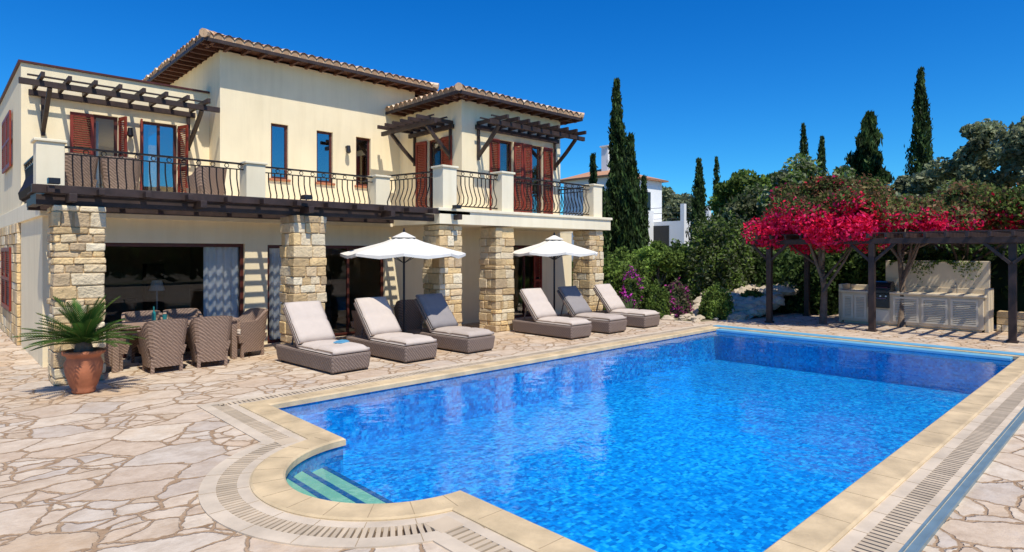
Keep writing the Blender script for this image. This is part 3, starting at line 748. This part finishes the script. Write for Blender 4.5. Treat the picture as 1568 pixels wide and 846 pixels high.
e=empty('dining_table',(3.2,12.28,0)); mb=MB(); mb.box(-1.05,1.05,-.42,.42,.70,.75); 
for sx in(-1,1):
    for sy in (-1,1): mb.box(sx*.95-.05,sx*.95+.05,sy*.34-.05,sy*.34+.05,0,.70)
mb.box(-.95,.95,-.3,.3,.60,.698); mb.build('wicker_top_and_legs',wicker2,e,bevel=.01)
mb=MB(); mb.lathe([(.001,0),(.035,0),(.035,.16),(.012,.2),(.012,.27),(.014,.28)],10,0,(1,1,1),(-.3,0,.751)); mb.lathe([(.03,0),(.04,.12)],10,0,(1,1,1),(-.1,.1,.751)); mb.build('bottle_and_glass',M('teal_glass',(.02,.2,.2),.1,.1,3,0),e)

# potted cycad
e=empty('potted_cycad',(1.60,10.52,0)); mb=MB()
mb.lathe([(.001,.005),(.13,.005),(.15,.03),(.14,.06),(.17,.12),(.225,.30),(.235,.42),(.20,.50),(.21,.53),(.26,.56),(.265,.60),(.235,.61),(.21,.57),(.18,.54),(.001,.54)],28)
mb.build('terracotta_urn',terracotta,e,smooth=True)
mb=MB(); mb.lathe([(.10,.5),(.12,.6),(.09,.72),(.001,.76)],12,0); mb.build('stem',bark,e,smooth=True)
mb=MB()
for i in range(66):
    az=i*2.399+random.uniform(-.2,.2); el=math.radians(random.choice([78,64,50,38,28,16])+random.uniform(-8,8)); L=random.uniform(.62,.82)
    d=Vector((math.cos(az),math.sin(az),0)); side=Vector((-math.sin(az),math.cos(az),0)); pts=[];p=Vector((0,0,.68)); a=el; ns=26; dr=random.uniform(.4,.75)
    for k in range(ns+1):
        pts.append(p.copy()); p+= (d*math.cos(a)+Vector((0,0,math.sin(a))))*L/ns; a-=dr/ns
    mb.tube(pts[::4]+[pts[-1]],.006,4,0,(.16,.20,.045))
    g=random.uniform(.5,1.2); c=(.06*g,.145*g,.025*g)
    for k in range(3,ns+1):
        t=k/ns; ll=.13*math.sin(math.pi*min(1,.18+t*.78))**.6; fw=(pts[k]-pts[k-1]).normalized(); upv=side.cross(fw)
        for s in (-1,1):
            dd=(side*s*.85+fw*.7+Vector((0,0,.22))).normalized(); b=pts[k]; w2=fw*.010
            mb.poly([b-w2,b+dd*ll*.5-w2*.9,b+dd*ll,b+dd*ll*.5+w2*.9,b+w2],0,c)
mb.build('fronds',leafm,e)

# ------------------------------------------------------------------ garden pergola and outdoor kitchen
e=empty('garden_pergola'); mb=MB()
for x,y in ((17.2,7.55),(17.2,4.95),(17.3,2.2),(19.9,7.55),(19.9,5.0),(19.9,2.2),(17.3,-.6)):
    mb.box(x-.07,x+.07,y-.07,y+.07,0,2.20)
    mb.box(x-.10,x+.10,y-.10,y+.10,0,.05)
mb.box(17.13,17.27,-1.2,8.0,2.202,2.34); mb.box(19.83,19.97,-1.2,8.0,2.202,2.34)
y=-1.1
while y<7.9:
    mb.box(16.75,20.4,y,y+.06,2.342,2.45); y+=.40
for k in range(9): mb.box(17.0+k*.36,17.04+k*.36,-1.2,8.0,2.452,2.48)
for y in (7.55,4.95,2.2):
    for s in (-1,1): mb.beam((17.2,y+s*.03,1.75),(17.2,y+s*.5,2.21),.06,.07)
mb.build('posts_and_beams',timber,e,bevel=.006)
e=empty('outdoor_kitchen'); mb=MB()
mb.box(18.8,19.55,2.95,6.2,.06,.86,0); mb.box(18.86,19.5,3.0,6.15,0,.06,0)
mb.box(18.74,19.56,2.9,4.98,.862,.92,0); mb.box(18.74,19.56,5.5,6.25,.862,.92,0)
mb.box(19.56,19.72,2.9,6.2,0,1.05,0); mb.box(19.60,19.75,2.95,5.3,1.05,1.76,0)
mb.box(18.9,19.56,2.86,2.95,0,1.08,0); mb.box(18.9,19.56,6.2,6.3,0,1.08,0)
mb.build('rendered_body',cabwhite,e,bevel=.012)
mb=MB()
for a,b in ((3.05,3.62),(3.68,4.25),(4.31,4.9),(5.55,5.85),(5.88,6.15)):
    mb.box(18.775,18.797,a,a+.05,.14,.80);mb.box(18.775,18.797,b-.05,b,.14,.80);mb.box(18.775,18.797,a+.05,b-.05,.14,.19);mb.box(18.775,18.797,a+.05,b-.05,.75,.80)
    z=.21
    while z<.73: mb.hexa([(18.772,a+.05,z),(18.797,a+.05,z+.02),(18.797,b-.05,z+.02),(18.772,b-.05,z),(18.772,a+.05,z+.012),(18.797,a+.05,z+.032),(18.797,b-.05,z+.032),(18.772,b-.05,z+.012)]); z+=.045
mb.box(18.77,18.797,4.98,5.48,.12,.42)
mb.build('louvre_doors',cabdoor,e)
mb=MB(); mb.box(18.72,18.797,4.98,5.5,.48,.86,0); mb.box(18.76,19.4,4.99,5.49,.862,.96,0); mb.tube([(19.15,5.0,.97),(19.15,5.48,.97)],.22,14,0)
mb.build('grill',blk,e,bevel=.01)
mb=MB(); mb.tube([(18.69,5.04,.74),(18.69,5.44,.74)],.012,6); mb.tube([(18.9,5.06,1.02),(18.9,5.42,1.02)],.014,6)
for i in range(4): mb.tube([(18.70,5.05+i*.13,.80),(18.73,5.05+i*.13,.80)],.022,8)
mb.tube([(19.4,3.6,.92),(19.4,3.6,1.15),(19.3,3.6,1.2),(19.22,3.6,1.13)],.012,6)
mb.build('handles_and_tap',steel,e)
P=[]
for i in range(700):
    y=rng.uniform(3.1,5.2); dz=abs(rng.normal())*.13*(1+math.sin(y*6)); P.append((19.585-rng.random()*.03,y,1.76-dz))
leafmesh('ivy',np.array(P),.03,palette(len(P),GREEN),leafm,e)
mb=MB()
z=0
while z<.5:
    y=-2.
    while y<2.75:
        w=random.uniform(.25,.5); w=min(w,2.8-y); mb.box(19.5,19.8,y+.005,y+w-.005,z+.005,z+.165,0,random.choice(STC),.008); y+=w
    z+=.17
mb.build('low_stone_wall',stone,None,bevel=.015)

# ------------------------------------------------------------------ vegetation
for x,y,H,R,n in [(22.8,17.0,9.8,.50,9000),(21.6,15.4,6.9,.46,8000),(23.5,19.0,6.7,.28,3500),(24.3,18.4,6.4,.3,3500),(25.3,17.3,5.6,.25,3000),(21.2,16.6,4.6,.45,4000),
    (37.5,8.5,11.5,.62,9000),(41.3,15.9,10.3,.45,4000),(42.2,15.1,9.5,.5,4000),(34.6,19.6,7.7,.55,5000),(39.1,20.8,8.4,.28,2500)]:
    cypress(x,y,H,R,n)
cypress(38.9,11.4,9.9,1.75,11000,'pine_tree',.2,True)
tree('leafy_tree',30.8,14.9,6.3,1.9,4.2,2.0,34,420,.12,GREEN,.16,.65)
tree('leafy_tree',49.2,30.6,8.2,3.0,5.6,2.2,26,350,.22,OLIVE,.2,1.0)
tree('leafy_tree',19.4,12.6,2.7,.8,1.6,.85,16,350,.07,LIME,.06,.33)
tree('olive_tree',27.1,10.2,6.0,2.1,4.2,1.6,36,420,.10,OLIVE+GREEN,.18,.65)
tree('olive_tree',28.5,13.0,5.4,1.8,3.7,1.4,28,380,.11,OLIVE+DARK,.16,.6)
tree('olive_tree',29.1,4.1,7.2,2.2,5.0,2.0,44,400,.095,OLIVE,.18,.5,.5)
tree('olive_tree',31.2,6.6,5.8,1.9,4.2,1.5,30,380,.11,OLIVE,.16,.52)
tree('olive_tree',27.3,2.0,7.6,2.2,5.3,2.3,42,400,.095,OLIVE,.18,.5,.45)
tree('olive_tree',26.0,5.5,4.9,2.2,3.2,1.4,36,400,.09,OLIVE+GREEN,.16,.55)
BOUG=[(.12,.14,.035),(.18,.14,.055),(.22,.11,.06),(.10,.15,.035)]
tree('bougainvillea_tree',18.0,6.4,3.9,1.95,2.72,1.2,76,540,.052,BOUG,.09,.46,.45,RED,1.0,3.0)
tree('bougainvillea_tree',18.8,4.7,3.6,1.4,2.9,.5,24,420,.052,BOUG,.08,.42,.35,RED,.6,2.9)
tree('bougainvillea_tree',22.0,3.9,3.9,2.0,2.95,.75,30,460,.065,BOUG,.10,.52,.35,RED,.2,3.2)
tree('bougainvillea_tree',21.4,1.8,3.9,2.0,2.95,.8,30,460,.065,BOUG+GREEN,.10,.52,.35,RED,.25,3.2)
shrub('clipped_hedge',20.7,10.7,1.2,3.2,26000,.065,GREEN+OLIVE[:2],box=.3)
shrub('clipped_hedge',22.6,13.3,1.3,2.4,14000,.09,DARK+GREEN,box=.3)
shrub('clipped_hedge',21.7,8.4,1.4,2.0,14000,.08,DARK,box=.4)
shrub('clipped_hedge',22.2,3.0,.9,2.3,24000,.09,DARK+GREEN,box=.5,Ry=5.5)
shrub('round_bush',17.35,9.25,.50,1.0,9000,.042,LIME)
shrub('shrub',16.2,12.3,.75,1.75,8000,.06,LIME)
shrub('shrub',17.8,13.2,1.1,2.1,10000,.065,GREEN+LIME)
shrub('flowering_shrub',16.1,11.5,.55,1.45,6000,.05,GREEN,[(.50,.04,.38),(.6,.07,.46)],.5)
shrub('shrub',16.35,10.75,.48,1.05,6000,.042,LIME+GREEN)
shrub('flowering_shrub',17.0,10.4,.48,1.1,6000,.042,[(.14,.17,.06),(.18,.14,.09)],[(.36,.04,.2),(.46,.06,.28)],.3)
shrub('shrub',19.3,9.0,.5,.8,3500,.05,GREEN)
shrub('shrub',15.9,12.9,.5,1.6,4000,.06,DARK)
e=empty('agave_plant',(15.6,11.2,0)); mb=MB()
for i in range(34):
    az=i*2.399; elv=random.uniform(.35,1.35); L=random.uniform(.55,.8); d=Vector((math.cos(az)*math.cos(elv),math.sin(az)*math.cos(elv),math.sin(elv))); sd=Vector((-math.sin(az),math.cos(az),0))*.035
    g=random.uniform(.8,1.3); mb.poly([-sd*.7+Vector((0,0,.05)),d*L*.5-sd,d*L,d*L*.5+sd,sd*.7+Vector((0,0,.05))],0,(.16*g,.24*g,.10*g))
mb.build('leaves',leafm,e)
e=empty('distant_trees'); C=[];R_=[]
for i in range(150):
    t=rng.uniform(-.05,1.25); D=rng.uniform(36,52); x=D*(.689+.725*t);y=D*(.725-.689*t)
    z=rng.uniform(.8,3.9)
    if t<.34: z=rng.uniform(.0,.8)
    C.append((x,y,z)); R_.append(np.array([2.2,2.2,1.4])*rng.uniform(.7,1.2))
P,sh_,_=clump_pts(C,R_,360); leafmesh('foliage_mass',P,.22,palette(len(P),GREEN+OLIVE+DARK,sh_),leafm,e)
e=empty('garden_undergrowth'); C=[];R_=[]
for i in range(90):
    t=rng.uniform(.12,1.2); D=rng.uniform(24,34); x=D*(.689+.725*t);y=D*(.725-.689*t)
    C.append((x,y,rng.uniform(.3,2.4 if t>.36 else 1.0))); R_.append(np.array([1.2,1.2,.9])*rng.uniform(.7,1.2))
P,sh_,_=clump_pts(C,R_,360); leafmesh('foliage_mass',P,.13,palette(len(P),GREEN+DARK,sh_),leafm,e)
e=empty('unseen_reflection_hedge'); C=[];R_=[]  # unseen hedge behind the camera, added to darken reflections in the glass
for i in range(46):
    C.append((-16+i*1.05,-17+rng.uniform(-1,1),rng.uniform(.6,3.4))); R_.append(np.array([1.5,1.3,1.3])*rng.uniform(.8,1.3))
P,sh_,_=clump_pts(C,R_,150); leafmesh('leaves',P,.35,palette(len(P),DARK+GREEN,sh_),leafm,e)
import bmesh
mb=MB()
def rock(x,y,z,r):
    bm=bmesh.new(); bmesh.ops.create_icosphere(bm,subdivisions=2,radius=r)
    s=Vector((random.uniform(.8,1.4),random.uniform(.8,1.3),random.uniform(.5,.8))); ph=[random.uniform(0,6) for _ in range(3)]
    i0=len(mb.v)
    for v in bm.verts:
        k=1+.18*math.sin(v.co.x/r*3+ph[0])+.15*math.sin(v.co.y/r*4+ph[1])+.12*math.sin(v.co.z/r*5+ph[2])
        mb.v.append((x+v.co.x*s.x*k,y+v.co.y*s.y*k,z+v.co.z*s.z*k))
    g=random.uniform(.8,1.15); c=(.60*g,.49*g,.35*g)
    for f in bm.faces: mb.f.append([i0+v.index for v in f.verts]); mb.m.append(0); mb.c.append(c)
    bm.free()
for i in range(260):
    x=random.uniform(17.4,21.0); y=random.uniform(8.3,10.6); rock(x,y,max(0,(x-17.5)*.24),random.choice([.08,.12,.18,.26,.34]))
for i in range(30):
    rock(15.7+random.uniform(0,1.6),8.9+random.uniform(0,3),0.02,random.choice([.07,.1,.15]))
mb.poly([(17.5,8.3,0),(21.2,8.3,.85),(21.2,10.8,.85),(17.5,10.8,0)],0,(.50,.41,.29))
mb.build('rockery',rock_m)

e=empty('white_neighbour_house'); mb=MB()
mb.box(36,42,27,32,0,7.6,0); mb.box(38.6,42.4,23.0,27,0,4.2,0); mb.box(36.2,38.6,25.5,27,0,5.0,0)
for x in (38.6,40.4,42.1): mb.box(x,x+.3,23.0,23.3,4.2,5.4,0)
mb.box(38.6,38.9,26.4,26.7,4.2,5.4,0); mb.box(36.9,37.5,28.4,29,8,9.9,0); mb.box(36.8,37.6,28.3,29.1,9.9,10.0,0)
mb.build('walls',whitewall,e)
mb=MB(); mb.poly([(35.6,26.6,7.6),(42.4,26.6,7.6),(40,29.5,8.5),(38,29.5,8.5)],0,(.5,.25,.14));mb.poly([(35.6,26.6,7.6),(38,29.5,8.5),(35.6,32.4,7.6)],0,(.55,.28,.15))
mb.poly([(42.4,26.6,7.6),(42.4,32.4,7.6),(40,29.5,8.5)],0,(.5,.25,.14)); mb.poly([(42.4,32.4,7.6),(35.6,32.4,7.6),(38,29.5,8.5),(40,29.5,8.5)],0,(.5,.25,.14))
mb.box(35.62,42.38,26.62,32.38,7.50,7.598,0,(.45,.22,.12)); mb.build('tiled_roof',tile_m,e)
mb=MB(); mb.box(36.8,37.6,26.96,26.99,5.2,6.6); mb.box(39.4,40.4,26.96,26.99,4.7,6.6); mb.box(35.96,35.99,28.4,29.4,5.2,6.6); mb.box(38.56,38.59,24.2,25.6,2.2,3.9)
for k in (0,4,8): mb.beam((38.9,23.15,4.4+k*.1),(42.1,23.15,4.4+k*.1),.03,.03); mb.beam((38.7,23.3,4.4+k*.1),(38.7,26.4,4.4+k*.1),.03,.03)
mb.build('windows',blk,e)

# ------------------------------------------------------------------ light, sky, camera
el=math.radians(59); az=Vector((.26,.966)).normalized()
sv=Vector((az.x*math.cos(el),az.y*math.cos(el),-math.sin(el)))
sl=bpy.data.lights.new('sun','SUN'); sl.energy=5.0; sl.angle=math.radians(.5); sl.color=(1,.945,.83)
so=bpy.data.objects.new('sun',sl); so.rotation_euler=sv.to_track_quat('-Z','Y').to_euler(); so.location=(-5,-20,30); S.collection.objects.link(so)
wd=bpy.data.worlds.new('World'); S.world=wd; wd.use_nodes=True; nt=wd.node_tree
sky=nt.nodes.new('ShaderNodeTexSky'); sky.sky_type='NISHITA'; sky.sun_disc=False; sky.sun_elevation=el
sky.sun_rotation=math.atan2(-az.x,-az.y); sky.air_density=1.0; sky.dust_density=.2; sky.ozone_density=2.4
bg=nt.nodes['Background']; bg.inputs[1].default_value=.11
hs=nt.nodes.new('ShaderNodeHueSaturation'); hs.inputs['Saturation'].default_value=1.46
nt.links.new(sky.outputs[0],hs.inputs['Color'])
cc=mixc(nt,1.0,hs.outputs[0],(.30,.96,1.38),'MULTIPLY'); nt.links.new(cc,bg.inputs[0])
cam=bpy.data.cameras.new('camera'); co=bpy.data.objects.new('camera',cam); S.collection.objects.link(co)
co.location=(0,0,2.0); co.rotation_euler=(math.radians(90),0,math.radians(-43.55))
cam.sensor_width=36; cam.lens=21.58; cam.shift_y=-.0236; cam.clip_end=3000; cam.clip_start=.05
S.camera=co
